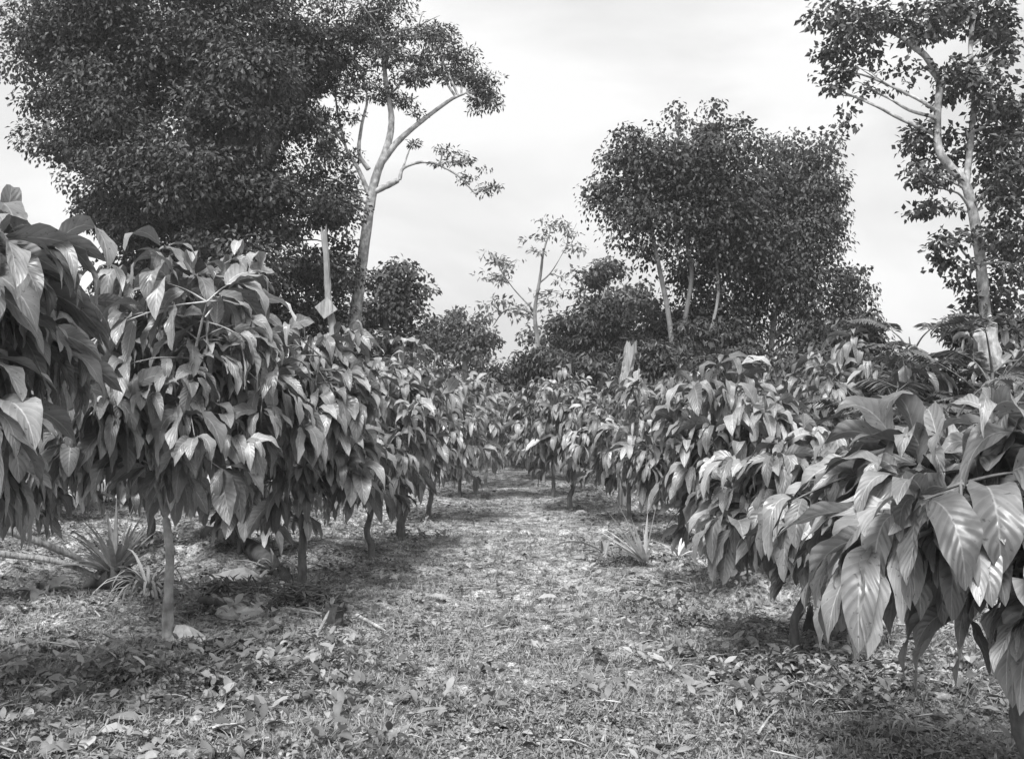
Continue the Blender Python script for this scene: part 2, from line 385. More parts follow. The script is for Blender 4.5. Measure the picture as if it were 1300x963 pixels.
def forest_tree(name, label, Y, foot, trunks, clumps, leafL, seed, mat='dark', bark='bark_mid', cover=3.2, puff=.42, flat=.7, droop=.3, group=None, cat='tree', leafw=.42, limbs=True, depth=.9, twigr=.03, hang=0.):
    """trunks: list of (pixel polyline with optional depth offset, r0, r1).  clumps: (px,py,rx,ry[,dY[,cover]])"""
    rng = np.random.default_rng(seed)
    p0 = W(foot, 540, Y); x0 = p0[0]; z0 = gz(x0, Y)
    org = np.array((x0, Y, z0))
    t = thing(name, label, cat, org, group)
    tm = MB(); bm = MB(); cm = MB(); nodes = []
    for (pl, r0, r1) in trunks:
        P = [W(p[0], p[1], Y + (p[2] if len(p) > 2 else 0)) for p in pl]
        if pl[0][1] >= 430 or len(pl[0]) > 3:
            P.insert(0, np.array((P[0][0], P[0][1], gz(P[0][0], P[0][1]) - .15)))
        q = tube(tm, P, r0, r1, 10, 6, .07, rng); nodes.append(q[len(q) // 3:])
    nodes = np.vstack(nodes)
    s = Y / F
    for c in clumps:
        px, py, rx, ry = c[:4]; dY = c[4] if len(c) > 4 else (rng.random() - .5) * 1.2; cv = c[5] if len(c) > 5 else 1.
        cen = W(px, py, Y + dY); ax = np.array((rx * s, (rx + ry) * .5 * s * depth, ry * s))
        if limbs and rx > (19 if seed == 109 else 12):
            j = np.argmin(np.linalg.norm(nodes - cen, axis=1) + 1.4 * np.maximum(0, nodes[:, 2] - cen[2] + .45 * np.linalg.norm(nodes[:, :2] - cen[:2], axis=1))); st = nodes[j]
            q = tube(bm, limb_path(st, cen, rng), min(.10, .02 + .012 * np.linalg.norm(cen - st)), .012, 5, 5, .08, rng)
            for _ in range(int(3 + rx / 18)):
                e = cen + rdir(rng, 1)[0] * ax * .8; tube(bm, limb_path(q[rng.integers(len(q) // 2, len(q))], e, rng), twigr, .006, 4, 4, 0, rng)
        lpx = leafL / s; nleaf = int(cover * cv * pi * rx * ry / (.12 * lpx * lpx * leafw / .42)) + 6
        pr = puff * (.35 + .65 * min(1, rx / 40)); npf = max(2, int(1.25 * (rx * s * ry * s * 3) / (pr * pr * 1.6)) + 1)
        v = rdir(rng, npf) * (rng.random((npf, 1)) ** .42)
        PC = cen + v * ax; PR = pr * (.5 + .9 * rng.random(npf)) * min(1, max(ax[0], ax[2]) / pr)
        PT = .6 + .8 * rng.random(npf)
        k = rng.choice(npf, nleaf, p=PR ** 2 / np.sum(PR ** 2))
        o = rdir(rng, nleaf); rr = rng.random((nleaf, 1)) ** .45
        P = PC[k] + o * rr * PR[k][:, None] * np.array((1.3, 1.3, flat))
        if hang: P[:, 2] -= hang * rng.random(nleaf) ** 3 * PR[k] * 2
        D = nrm(o * .7 + rng.normal(size=(nleaf, 3)) * .5 + DOWN * (droop * 2 + .15))
        Nn = nrm(np.array((0, 0, .7)) + o * 1.1 + rng.normal(size=(nleaf, 3)) * .4)
        L = leafL * (.6 + .7 * rng.random(nleaf))
        diamonds(cm, P, D, Nn, L, L * leafw, rng, PT[k] * (.7 + .6 * rng.random(nleaf)))
    if cat == 'shrub' or name == 'shade_tree': tm.add(np.concatenate(bm.V), np.concatenate(bm.Q), np.concatenate(bm.U)); tm.build('stems' if cat == 'shrub' else 'trunk', M[bark], t, True, org)
    else:
        tm.build('trunk', M[bark], t, True, org); bm.build('branches', M[bark], t, True, org)
    cm.build('crown', M[mat], t, False, org)
    return t

# A: big dense tree, upper left
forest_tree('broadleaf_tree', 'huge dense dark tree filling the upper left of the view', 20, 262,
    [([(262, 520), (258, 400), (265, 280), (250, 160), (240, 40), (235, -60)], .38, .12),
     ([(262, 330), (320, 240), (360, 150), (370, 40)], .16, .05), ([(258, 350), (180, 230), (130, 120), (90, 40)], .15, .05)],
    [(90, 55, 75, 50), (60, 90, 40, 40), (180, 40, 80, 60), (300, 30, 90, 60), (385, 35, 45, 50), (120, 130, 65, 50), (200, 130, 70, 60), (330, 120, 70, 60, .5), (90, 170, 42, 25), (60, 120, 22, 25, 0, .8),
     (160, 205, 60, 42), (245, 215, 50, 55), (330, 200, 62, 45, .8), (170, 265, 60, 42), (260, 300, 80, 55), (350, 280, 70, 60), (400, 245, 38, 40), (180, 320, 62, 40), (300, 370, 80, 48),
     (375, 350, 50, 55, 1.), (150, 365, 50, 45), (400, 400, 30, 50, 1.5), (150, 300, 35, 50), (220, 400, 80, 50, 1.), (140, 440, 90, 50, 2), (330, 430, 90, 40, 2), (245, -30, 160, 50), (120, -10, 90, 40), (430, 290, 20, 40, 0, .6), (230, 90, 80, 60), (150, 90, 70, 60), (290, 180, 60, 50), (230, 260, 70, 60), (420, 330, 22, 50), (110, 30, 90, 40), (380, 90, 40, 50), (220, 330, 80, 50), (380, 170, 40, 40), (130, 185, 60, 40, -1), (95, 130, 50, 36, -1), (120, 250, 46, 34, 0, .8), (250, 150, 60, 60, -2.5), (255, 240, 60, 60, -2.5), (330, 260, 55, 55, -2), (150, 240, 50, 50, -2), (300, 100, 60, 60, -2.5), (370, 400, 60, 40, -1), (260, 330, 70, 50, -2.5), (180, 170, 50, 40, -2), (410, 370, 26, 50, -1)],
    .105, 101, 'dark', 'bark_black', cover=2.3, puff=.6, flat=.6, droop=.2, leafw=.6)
# B: slender pale-trunked shade tree
forest_tree('shade_tree', 'tall slender shade tree with smooth pale trunk and flat spreading crown', 21, 445,
    [([(443, 470), (450, 410), (460, 330), (470, 260), (478, 222), (492, 185), (497, 150), (490, 105), (485, 50)], .17, .04),
     ([(472, 245), (495, 234), (507, 228)], .075, .06), ([(507, 228), (514, 212), (545, 206), (580, 222), (603, 246)], .045, .015),
     ([(485, 205), (505, 180), (530, 158), (570, 128), (592, 118)], .085, .025), ([(512, 212), (518, 195), (524, 178)], .025, .01),
     ([(468, 245), (455, 215), (440, 190), (435, 165)], .06, .02), ([(468, 215), (456, 195), (459, 160), (466, 128), (462, 100)], .055, .015), ([(436, 178), (428, 140), (425, 105)], .04, .01)],
    [(430, 45, 45, 25), (480, 35, 60, 22), (540, 28, 45, 12), (500, 62, 62, 20), (555, 58, 32, 12, 0, .7), (460, 85, 55, 18), (530, 88, 45, 16), (575, 95, 48, 16), (600, 112, 34, 20), (612, 132, 22, 14, 0, .8), (510, 128, 30, 16, 0, .7),
     (420, 118, 42, 20), (405, 85, 40, 30), (400, 150, 34, 25), (415, 190, 30, 22, 0, .7), (445, 200, 22, 10, 0, .6), (405, 225, 28, 26), (445, 235, 22, 18, 0, .7), (430, 255, 20, 22, 0, .7), (455, 0, 80, 20), (395, 110, 45, 24), (385, 160, 40, 26), (440, 60, 55, 18), (560, 80, 55, 14), (545, 40, 40, 10), (450, 150, 22, 12, 0, .5), (480, 115, 34, 12, 0, .7), (625, 118, 16, 12), (525, 145, 14, 8, 0, .6),
     (524, 180, 10, 7, 0, .7), (566, 190, 15, 9, 0, .6), (578, 205, 18, 9, 0, .6), (598, 200, 8, 4, 0, .6), (590, 222, 15, 7, 0, .6), (612, 238, 18, 9, 0, .8), (618, 213, 9, 4, 0, .6), (560, 208, 14, 6, 0, .5)],
    .11, 102, 'dark', 'bark_pale', cover=1.35, puff=.3, flat=.32, droop=.12, leafw=.36, twigr=.018)
forest_tree('broadleaf_tree', 'rounded dark tree just right of the pale slender trunk', 27, 492,
    [([(492, 480), (490, 400), (492, 350)], .14, .05)],
    [(490, 350, 32, 26), (505, 375, 38, 38), (470, 385, 38, 40), (510, 415, 36, 30), (480, 440, 60, 40), (525, 395, 18, 20, 0, .7), (530, 440, 30, 20)],
    .17, 103, 'mid', cover=2.4, leafw=.6, puff=.5)
forest_tree('broadleaf_tree', 'pale rounded tree in the distance at the end of the walk', 40, 590,
    [([(590, 470), (592, 430), (590, 410)], .16, .06)],
    [(575, 408, 28, 18), (605, 412, 25, 18), (585, 432, 36, 20), (615, 435, 25, 18), (560, 440, 26, 16), (600, 455, 50, 20)],
    .2, 104, 'mid', cover=2.4, leafw=.6, puff=.6)
forest_tree('shade_tree', 'thin wispy tree with sparse pale leaves against the sky', 30, 684,
    [([(685, 480), (682, 430), (679, 395), (686, 350), (690, 320), (698, 295)], .10, .02), ([(682, 445), (700, 420), (725, 402), (760, 385), (770, 362)], .05, .02),
     ([(680, 400), (662, 392), (640, 395), (625, 415)], .05, .015), ([(679, 395), (655, 370), (640, 350)], .03, .01), ([(684, 360), (700, 345), (718, 315)], .03, .01)],
    [(628, 325, 20, 9, 0, .55), (645, 335, 26, 12, 0, .5), (620, 348, 20, 8, 0, .6), (638, 358, 18, 7, 0, .45), (700, 285, 22, 9, 0, .5), (722, 292, 18, 18, 0, .45), (690, 303, 22, 9, 0, .5), (722, 312, 20, 9, 0, .5), (675, 318, 14, 8, 0, .45), (735, 318, 10, 6, 0, .6),
     (655, 390, 26, 9, 0, .7), (625, 385, 16, 12, 0, .7), (700, 372, 20, 10, 0, .6), (665, 398, 18, 9, 0, .6), (690, 385, 20, 8, 0, .6), (715, 352, 16, 8, 0, .6)],
    .19, 105, 'pale', 'bark_mid', cover=.9, puff=.35, flat=.25, droop=.1, leafw=.4, twigr=.012)
forest_tree('broadleaf_tree', 'grey rounded tree with overhanging top between wispy tree and great clump', 34, 775,
    [([(775, 500), (772, 430), (770, 370)], .2, .07)],
    [(770, 345, 42, 18), (745, 352, 34, 12, 0, .8), (800, 365, 30, 20), (760, 385, 45, 20), (740, 415, 45, 22), (790, 410, 50, 30), (715, 430, 40, 20), (760, 445, 80, 24), (820, 385, 20, 25)],
    .19, 106, 'mid', cover=2.4, leafw=.6, puff=.55)
# E: great central-right clump, two trees
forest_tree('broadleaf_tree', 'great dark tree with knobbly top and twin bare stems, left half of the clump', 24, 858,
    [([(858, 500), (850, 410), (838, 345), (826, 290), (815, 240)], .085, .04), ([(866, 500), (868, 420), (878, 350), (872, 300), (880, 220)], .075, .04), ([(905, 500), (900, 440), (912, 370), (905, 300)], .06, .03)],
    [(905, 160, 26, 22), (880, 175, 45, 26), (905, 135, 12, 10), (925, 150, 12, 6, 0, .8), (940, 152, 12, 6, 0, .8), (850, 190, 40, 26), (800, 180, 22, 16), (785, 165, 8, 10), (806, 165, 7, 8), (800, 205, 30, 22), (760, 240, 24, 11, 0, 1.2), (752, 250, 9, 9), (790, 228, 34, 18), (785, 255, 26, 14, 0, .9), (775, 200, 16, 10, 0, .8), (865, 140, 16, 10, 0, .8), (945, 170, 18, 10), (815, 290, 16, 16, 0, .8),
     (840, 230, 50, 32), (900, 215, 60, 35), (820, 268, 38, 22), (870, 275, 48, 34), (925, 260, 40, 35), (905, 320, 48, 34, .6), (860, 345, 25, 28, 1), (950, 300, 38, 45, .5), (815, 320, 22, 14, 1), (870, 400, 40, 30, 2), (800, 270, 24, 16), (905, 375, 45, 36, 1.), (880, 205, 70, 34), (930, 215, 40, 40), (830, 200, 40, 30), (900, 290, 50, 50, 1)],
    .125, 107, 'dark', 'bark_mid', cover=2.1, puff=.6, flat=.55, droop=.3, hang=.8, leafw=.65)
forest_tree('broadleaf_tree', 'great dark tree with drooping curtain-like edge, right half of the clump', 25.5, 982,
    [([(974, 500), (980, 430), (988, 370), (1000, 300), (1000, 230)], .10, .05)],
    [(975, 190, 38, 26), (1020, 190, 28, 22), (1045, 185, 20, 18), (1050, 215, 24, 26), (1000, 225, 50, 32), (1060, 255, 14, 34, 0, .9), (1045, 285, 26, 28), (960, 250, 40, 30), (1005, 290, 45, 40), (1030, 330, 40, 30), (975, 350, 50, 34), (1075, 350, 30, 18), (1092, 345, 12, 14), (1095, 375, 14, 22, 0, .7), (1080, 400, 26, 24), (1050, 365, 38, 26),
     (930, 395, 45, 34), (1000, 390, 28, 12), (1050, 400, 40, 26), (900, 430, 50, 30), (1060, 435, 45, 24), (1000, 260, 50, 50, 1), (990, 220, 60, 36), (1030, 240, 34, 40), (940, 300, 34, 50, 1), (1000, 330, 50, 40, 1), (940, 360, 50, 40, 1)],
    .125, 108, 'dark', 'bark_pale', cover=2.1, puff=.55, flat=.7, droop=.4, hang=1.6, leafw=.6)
# F: right tree
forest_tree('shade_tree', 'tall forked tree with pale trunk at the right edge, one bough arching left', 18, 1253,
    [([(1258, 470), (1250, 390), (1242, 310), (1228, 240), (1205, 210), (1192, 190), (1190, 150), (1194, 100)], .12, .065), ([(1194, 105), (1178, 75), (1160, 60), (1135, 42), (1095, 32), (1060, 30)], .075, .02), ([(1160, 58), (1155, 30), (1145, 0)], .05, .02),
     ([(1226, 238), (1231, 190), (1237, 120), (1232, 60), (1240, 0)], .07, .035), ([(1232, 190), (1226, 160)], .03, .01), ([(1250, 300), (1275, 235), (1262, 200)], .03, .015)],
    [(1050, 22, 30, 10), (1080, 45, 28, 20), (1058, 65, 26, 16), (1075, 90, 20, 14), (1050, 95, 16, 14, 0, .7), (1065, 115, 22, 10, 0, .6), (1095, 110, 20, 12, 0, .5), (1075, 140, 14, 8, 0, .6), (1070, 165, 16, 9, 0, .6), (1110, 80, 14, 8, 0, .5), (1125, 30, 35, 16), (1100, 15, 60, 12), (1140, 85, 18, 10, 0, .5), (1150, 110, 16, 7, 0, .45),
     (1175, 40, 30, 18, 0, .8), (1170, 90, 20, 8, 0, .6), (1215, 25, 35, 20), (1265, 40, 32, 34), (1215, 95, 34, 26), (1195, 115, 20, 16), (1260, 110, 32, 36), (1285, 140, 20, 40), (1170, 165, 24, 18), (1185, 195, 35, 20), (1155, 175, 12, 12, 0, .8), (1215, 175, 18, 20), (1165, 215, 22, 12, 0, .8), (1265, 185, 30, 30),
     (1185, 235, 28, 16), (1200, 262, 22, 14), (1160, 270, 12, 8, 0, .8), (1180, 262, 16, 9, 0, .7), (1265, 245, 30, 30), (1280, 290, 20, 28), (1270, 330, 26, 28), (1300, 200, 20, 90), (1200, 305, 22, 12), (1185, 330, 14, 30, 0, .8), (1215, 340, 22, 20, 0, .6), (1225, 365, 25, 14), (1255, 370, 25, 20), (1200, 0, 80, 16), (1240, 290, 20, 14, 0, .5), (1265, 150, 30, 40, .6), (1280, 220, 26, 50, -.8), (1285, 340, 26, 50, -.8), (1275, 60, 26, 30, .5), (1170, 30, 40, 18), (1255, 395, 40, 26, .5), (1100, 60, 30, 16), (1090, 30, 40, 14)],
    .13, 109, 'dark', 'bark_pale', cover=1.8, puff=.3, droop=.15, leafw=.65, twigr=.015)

# distant wood that closes the view, low shrubs before it
rs = random.Random(8)
DW = 'trees of the distant wood behind the plantation'
dproto = []
for i in range(26):
    Y = rs.uniform(50, 62); px = -60 + i * 56
    if i < 3:
        t = forest_tree('distant_tree', 'tree of the distant wood, a low grey hump behind the plantation', Y, px,
            [([(px, 500), (px, 470)], .25, .1)], [(px, 480, 30, 18), (px - 18, 490, 26, 16), (px + 20, 488, 26, 16), (px, 502, 45, 18), (px + 5, 466, 18, 10)],
            .34, 200 + i, 'mid', cover=2.2, puff=1.0, group=DW)
        dproto.append(t)
    else:
        p = W(px, 540, Y); copy_thing(rs.choice(dproto), (p[0], Y, gz(p[0], Y)), rs.uniform(0, 6), rs.uniform(.85, 1.15), 'tree of the distant wood, a low grey hump behind the plantation', DW)

def shrub(label, px, py, rx, ry, Y, seed, mat='mid', leafL=.17, group=None, cover=2.0):
    rs = random.Random(seed)
    cl = [(px + rs.uniform(-.5, .5) * rx, py + rs.uniform(-.35, .6) * ry, rx * rs.uniform(.4, .6), ry * rs.uniform(.4, .6)) for _ in range(6)]
    cl.append((px, py + ry * .3, rx * .7, ry * .7))
    return forest_tree('shrub', label, Y, px, [([(px, 520), (px, py + ry * .2)], .05, .02)], cl, leafL, seed, mat, cover=cover, puff=.3, cat='shrub', twigr=.012)
shrub('tall dark bush left of the torn white stump', 745, 425, 75, 52, 27, 321, 'dark')
shrub('tall dark bush behind the twin bare stems', 850, 415, 75, 62, 26.5, 322, 'dark')
shrub('tall dark bush between the twin stems and the pale forked stump', 925, 430, 70, 60, 24, 323, 'dark')
shrub('tall dark bush at the right foot of the great clump', 1055, 430, 70, 56, 22, 324, 'dark')
shrub('dark bush rising behind the leafy rows right of the walk end', 690, 465, 60, 32, 25, 325, 'dark')
shrub('dark shrub at the foot of the twin bare stems', 830, 440, 60, 34, 22, 301, 'dark')
shrub('grey shrub left of the torn white stump', 735, 470, 60, 28, 23, 302)
shrub('dark shrub below the gap of sky under the great clump', 915, 455, 55, 30, 21, 303, 'dark')
shrub('shrub with glossy leaves to the right of the pale forked stump', 1010, 470, 60, 40, 18, 304)
shrub('dark leafy shrub under the feathery fronds', 1080, 470, 70, 44, 15, 305)
shrub('dark leafy shrub behind the pale rotten trunk at the right edge', 1275, 440, 60, 55, 15, 306, 'mid')
shrub('low dark shrub between the feathery trees', 1180, 500, 70, 36, 13, 307, 'dark', .14)
shrub('dark shrub behind the foot of the slender pale trunk', 430, 455, 60, 34, 19, 308, 'dark')
shrub('dark bush rising behind the pale rotten trunk under the forked tree', 1235, 425, 70, 46, 14.5, 331, 'dark', .13)
shrub('dark bush left of the narrow gap of sky at right', 1085, 425, 48, 44, 17, 332, 'dark', .14)
shrub('dark low bush closing the bottom of the narrow gap of sky', 1145, 462, 60, 26, 15, 333, 'dark', .13)
shrub('dark hedge-like shrub behind the large drooping leaves at left', 60, 520, 130, 70, 17, 309, 'dark')
shrub('dark shrub in the gap behind the broad cacao tree', 230, 520, 120, 60, 17.5, 310, 'dark')
shrub('grey shrub closing the view over the third and fourth left trees', 520, 478, 50, 26, 24, 311)
shrub('grey shrub beyond the pale stem where the walk ends', 640, 478, 60, 26, 29, 312)

# feathery, pinnate-leaved trees at right
def feather_tree(label, x, y, H, seed, n=26, L=.85):
    rng = np.random.default_rng(seed); z0 = gz(x, y)
    t = thing('feathery_tree', label, 'tree', (x, y, z0)); tm = MB(); cm = MB(); rm = MB()
    top = np.array((.1 * rng.normal(), .1 * rng.normal(), H * .86))
    tp = tube(tm, [(0, 0, -.1), (.06, .02, H * .4), top], .05, .02, 7, 6, .08, rng)
    for i in range(n):
        f = .45 + .55 * (i / n); st = tp[int(f * (len(tp) - 1))] ; a = i * 2.4 + rng.random()
        el = .15 + .7 * rng.random() + .35 * (f - .6)
        d = np.array((math.cos(a) * math.cos(el), math.sin(a) * math.cos(el), math.sin(el)))
        # a bough, carrying several fronds
        bl = (.3 + .8 * rng.random()) * (1.2 - .5 * f)
        bp = tube(tm, [st, st + d * bl * .5 + np.array((0, 0, .05)), st + d * bl], .016, .007, 5, 4, 0, rng)
        for j in range(3):
            a2 = a + (j - 1) * .8 + .3 * rng.normal(); fl = L * (.55 + .5 * rng.random())
            d2 = np.array((math.cos(a2), math.sin(a2), .25 + .2 * rng.random())); d2 /= np.linalg.norm(d2)
            s0 = bp[-1 - (j == 0)]
            P = [s0, s0 + d2 * fl * .5 + np.array((0, 0, .02)), s0 + d2 * fl - np.array((0, 0, .22 * fl))]
            q = tube(rm, P, .006, .002, 4, 8, 0, rng)
            tt = np.linspace(.12, 1, 17); pos = np.stack([np.interp(tt, np.linspace(0, 1, len(q)), q[:, c]) for c in range(3)], 1)
            ax = nrm(q[-1] - q[0]); sd = nrm(np.cross(ax, (0, 0, 1.)))
            for sg in (-1, 1):
                D = ax * .55 + sd * sg + rng.normal(size=(17, 3)) * .07; D[:, 2] -= .12 + .45 * rng.random()
                LL = fl * .30 * np.sin(pi * np.clip(tt * .9 + .08, 0, 1)) ** .6 + .02
                diamonds(cm, pos, D, np.tile(np.cross(sd, ax)[None], (17, 1)), LL, np.full(17, fl * .085), rng, .8 + .4 * rng.random(17))
    tm.add(np.concatenate(rm.V), np.concatenate(rm.Q)); tm.build('stems', M['bark_dark'], t, True); cm.build('fronds', M['fern'], t)
    return t
def at(px, Y): return W(px, 540, Y)[0]
feather_tree('feathery tree with level fern-like fronds against the sky gap', at(1165, 12.5), 12.5, 3.2, 401, 16, .72)
feather_tree('low feathery tree with fern-like fronds left of the sky gap', at(1065, 14), 14, 2.4, 402, 18, .7)
feather_tree('feathery tree with fronds crossing the pale rotten trunk', at(1258, 11.5), 11.5, 2.7, 403, 14, .66)
feather_tree('dark feathery tree low between the leafy ranks at right', at(1120, 11), 11, 2.0, 404, 18, .8)
feather_tree('small feathery tree right behind the huge pointed leaves', at(1215, 9.5), 9.5, 1.85, 405, 16, .7)

# ------------------------------------------------------------------ stumps, snags, board, stone, logs
def snag(name, label, cat, P, r0, r1, seed, mat='wood_white', sides=11, jag=.35, hollow=.6):
    rng = np.random.default_rng(seed); P = spline(np.array(P, float), 5); m = len(P); org = P[0].copy()
    rr = np.linspace(r0, r1, m); a = np.linspace(0, 2 * pi, sides, endpoint=False)
    ob = 1 + .22 * (rng.random(sides) - .5)
    V = np.array([[p + np.array((math.cos(b) * r * ob[i] * (1 + .1 * rng.normal()), math.sin(b) * r * ob[i], 0)) for i, b in enumerate(a)] for p, r in zip(P, rr)])
    dz = jag * rng.random(sides) ** 1.5; V[-1, :, 2] += dz
    inner = V[-1].copy(); inner[:, :2] = P[-1][:2] + (inner[:, :2] - P[-1][:2]) * hollow; inner[:, 2] = P[-1][2] + dz * .6
    bot = inner.copy(); bot[:, :2] = P[-1][:2] + (bot[:, :2] - P[-1][:2]) * .5; bot[:, 2] = P[-1][2] - .12
    V = np.concatenate([V, inner[None], bot[None]]); mm = m + 2
    idx = np.arange(mm * sides).reshape(mm, sides)
    q = np.stack([idx[:-1], np.roll(idx[:-1], -1, 1), np.roll(idx[1:], -1, 1), idx[1:]], -1).reshape(-1, 4)
    o = mesh_obj(name, V.reshape(-1, 3) - org, q, M[mat], None, loc=org)
    return tag(o, label, cat)
def gp(px, Y, dz=0):
    x = at(px, Y); return np.array((x, Y, gz(x, Y) + dz))
snag('broken_stump', 'torn white stump with split top standing above the leaves', 'stump', [gp(790, 17, -.1), W(792, 500, 17), W(797, 465, 17), W(801, 444, 17)], .09, .11, 501, jag=.2)
snag('broken_stump', 'small pale forked stump amid the leaves at the foot of the great clump', 'stump', [gp(968, 17, -.1), W(968, 500, 17), W(974, 480, 17)], .07, .07, 502, jag=.18)
snag('rotten_trunk', 'pale rotten trunk riddled with dark holes at the right edge', 'stump', [gp(1262, 12.6, -.1), W(1268, 500, 12.6), W(1256, 455, 12.6), W(1250, 408, 12.6)], .18, .15, 503, 'bark_pale', jag=.12)
pole = snag('dead_pole', 'dead pale pole with broken forked top left of the slender tree', 'dead tree', [gp(428, 15.5, -.1), W(424, 440, 15.5), W(418, 385, 15.5), W(415, 330, 15.5), W(411, 296, 15.5)], .065, .05, 504, 'bark_mid', jag=.16)
# diamond board on the pole
bc = W(414, 391, 15.36); bs = .135; ca, sa = math.cos(R(38)), math.sin(R(38))
Vb = []
for yy in (-.011, .011):
    for (u, v) in ((-1, -.9), (1, -1), (.95, 1), (-1, .95)):
        Vb.append((bs * (u * ca - v * sa), yy, bs * (u * sa + v * ca)))
Qb = [(0, 1, 2, 3), (7, 6, 5, 4), (0, 4, 5, 1), (1, 5, 6, 2), (2, 6, 7, 3), (3, 7, 4, 0)]
tag(mesh_obj('board', Vb, Qb, M['wood_white'], None, loc=bc), 'small pale square board tilted into a diamond on the dead pole', 'board')

def rock(name, label, cat, x, y, size, seed, mat='stone', sq=(1, .8, .7), group=None):
    rng = np.random.default_rng(seed); n = 14; m = 9
    th = np.linspace(0, 2 * pi, n, endpoint=False); ph = np.linspace(-pi / 2, pi / 2, m)
    V = np.array([[(math.cos(p) * math.cos(t), math.cos(p) * math.sin(t), math.sin(p)) for t in th] for p in ph])
    dirs = rdir(rng, 9); offs = .55 + .35 * rng.random(9)
    d = V.reshape(-1, 3) @ dirs.T; k = np.minimum(1, np.min(np.where(d > .05, offs / np.maximum(d, .05), 9), 1))
    V = V.reshape(-1, 3) * k[:, None] * size * np.array(sq) * (1 + .05 * rng.normal(size=(n * m, 1)))
    idx = np.arange(n * m).reshape(m, n)
    q = np.stack([idx[:-1], np.roll(idx[:-1], -1, 1), np.roll(idx[1:], -1, 1), idx[1:]], -1).reshape(-1, 4)
    return tag(mesh_obj(name, V, q, M[mat], None, loc=(x, y, gz(x, y) + size * .25), smooth=False), label, cat, group)
rock('stone', 'white angular stone leaning on the foot of the pale crooked trunk', 'stone', at(238, 6.55), 6.55, .165, 601, 'stone', (1, .8, .95))
rock('stone', 'rounded grey stone in the litter right of the white one', 'stone', at(312, 7.3), 7.3, .17, 602, 'stone', (1.2, .8, .5))
rock('stone', 'low pale stone lying before the fallen dark log', 'stone', at(300, 8.7), 8.7, .2, 603, 'stone', (1.2, .8, .5))

def log(name, label, cat, pts, r0, r1, seed, mat, sides=9, group=None):
    rng = np.random.default_rng(seed); mb = MB(); org = np.array(pts[0], float)
    tube(mb, pts, r0, r1, sides, 6, .12, rng); return tag(mb.build(name, M[mat], None, True, org), label, cat, group)
log('fallen_log', 'dark fallen log slanting through the litter behind the second left tree', 'log', [gp(268, 12.4, .08), gp(320, 10.6, .06), gp(374, 9.2, .0)], .12, .07, 611, 'bark_black', 12)
log('palm_stalk', 'long pale stalk, upper of two reaching in from the left edge', 'stalk', [gp(140, 8.5, .16), W(85, 702, 8.3), W(20, 676, 8.0), W(-50, 650, 7.8)], .025, .04, 612, 'wood_white')
log('palm_stalk', 'long pale stalk, lower of two reaching in from the left edge', 'stalk', [gp(132, 8.4, .12), W(70, 712, 8.1), W(-20, 700, 7.9)], .02, .03, 613, 'wood_white')
log('stick', 'straight pale stick lying before the mound of twigs', 'stick', [gp(366, 7.2, .05), gp(418, 7.15, .05)], .012, .009, 614, 'wood_white')
log('stick', 'short pale stick leaning towards the dark hollow stump', 'stick', [gp(402, 6.5, .02), gp(420, 6.85, .12)], .014, .01, 615, 'wood_white')
log('stick', 'pale broken stick lying right of the dark hollow stump', 'stick', [gp(455, 7.3, .06), gp(492, 6.75, .04)], .016, .01, 616, 'bark_pale')
log('curved_bark', 'dark arched piece of bark lying right of the pale crooked trunk', 'bark', [gp(258, 7.5, .02), gp(285, 7.35, .11), gp(315, 7.2, .0)], .035, .025, 617, 'bark_black')
snag('hollow_stump', 'short dark hollow stump on the left of the walk', 'stump', [gp(424, 6.95, -.05), gp(424, 6.95, .08), gp(427, 6.95, .13)], .08, .07, 618, 'bark_black', jag=.05)
snag('pointed_stump', 'small dark pointed stump right of the thin dark stem', 'stump', [gp(1024, 6.6, -.05), gp(1024, 6.6, .07), gp(1025, 6.6, .2)], .07, .02, 619, 'bark_black', jag=.04)

# spiky plants
def spiky(label, px, Y, seed, n, L, w, mat, lean=(0, 0), husk=False, up=.9, name='spiky_plant', cat='plant', spread=1., droop=.35):
    rng = np.random.default_rng(seed); p = gp(px, Y); t = thing(name, label, cat, p); mb = MB()
    a = rng.random(n) * 2 * pi; el = up * (.35 + .65 * rng.random(n))
    D = np.stack([np.cos(a) * np.cos(el) * spread + lean[0], np.sin(a) * np.cos(el) * spread + lean[1], np.sin(el)], 1)
    P = np.tile(np.array((0, 0, .12 if husk else .02)), (n, 1)) + D * .03
    LL = L * (.55 + .6 * rng.random(n))
    leafblades(mb, P, D, LL, np.full(n, w), droop * (.5 + rng.random(n)), rng, 7, 1, roll=.3, fold=.6, wave=.02, prof='blade')
    mb.build('blades', M[mat], t, True)
    if husk:
        hb = MB(); tube(hb, [(-.26, -.05, .04), (-.12, -.03, .10), (.06, 0, .12), (.14, .02, .0)], 0, 0, 12, 6, .1, rng, radii=[.02, .07, .13, .10, .03]); hb.build('husk', M['husk'], t, True)
    return t
spiky('dark spiky plant growing from a black rounded husk at left', 150, 8.5, 701, 52, .62, .05, 'blade', husk=True, up=1.4)
spiky('pale spray of dry narrow leaves beside the black husk', 192, 8.1, 702, 70, .6, .03, 'weed', lean=(.2, -.1), up=1.2, droop=.9, cat='dry plant', name='dry_plant')
spiky('stiff fan of pale blades on the right side of the walk', 818, 9.9, 703, 24, .62, .045, 'paleblade', lean=(-.5, -.25), up=1.35, spread=.75, droop=.1, name='fan_plant')
spiky('arching long-leaved plant left of the pale fan of blades', 768, 10.8, 704, 9, .75, .05, 'blade', lean=(-.5, -.2), up=.8, droop=.8, name='arching_plant')
spiky('pale grassy tuft under the right hand trees beside the fan plant', 860, 10.3, 705, 16, .32, .03, 'paleblade', up=1.3, name='grass_tuft')
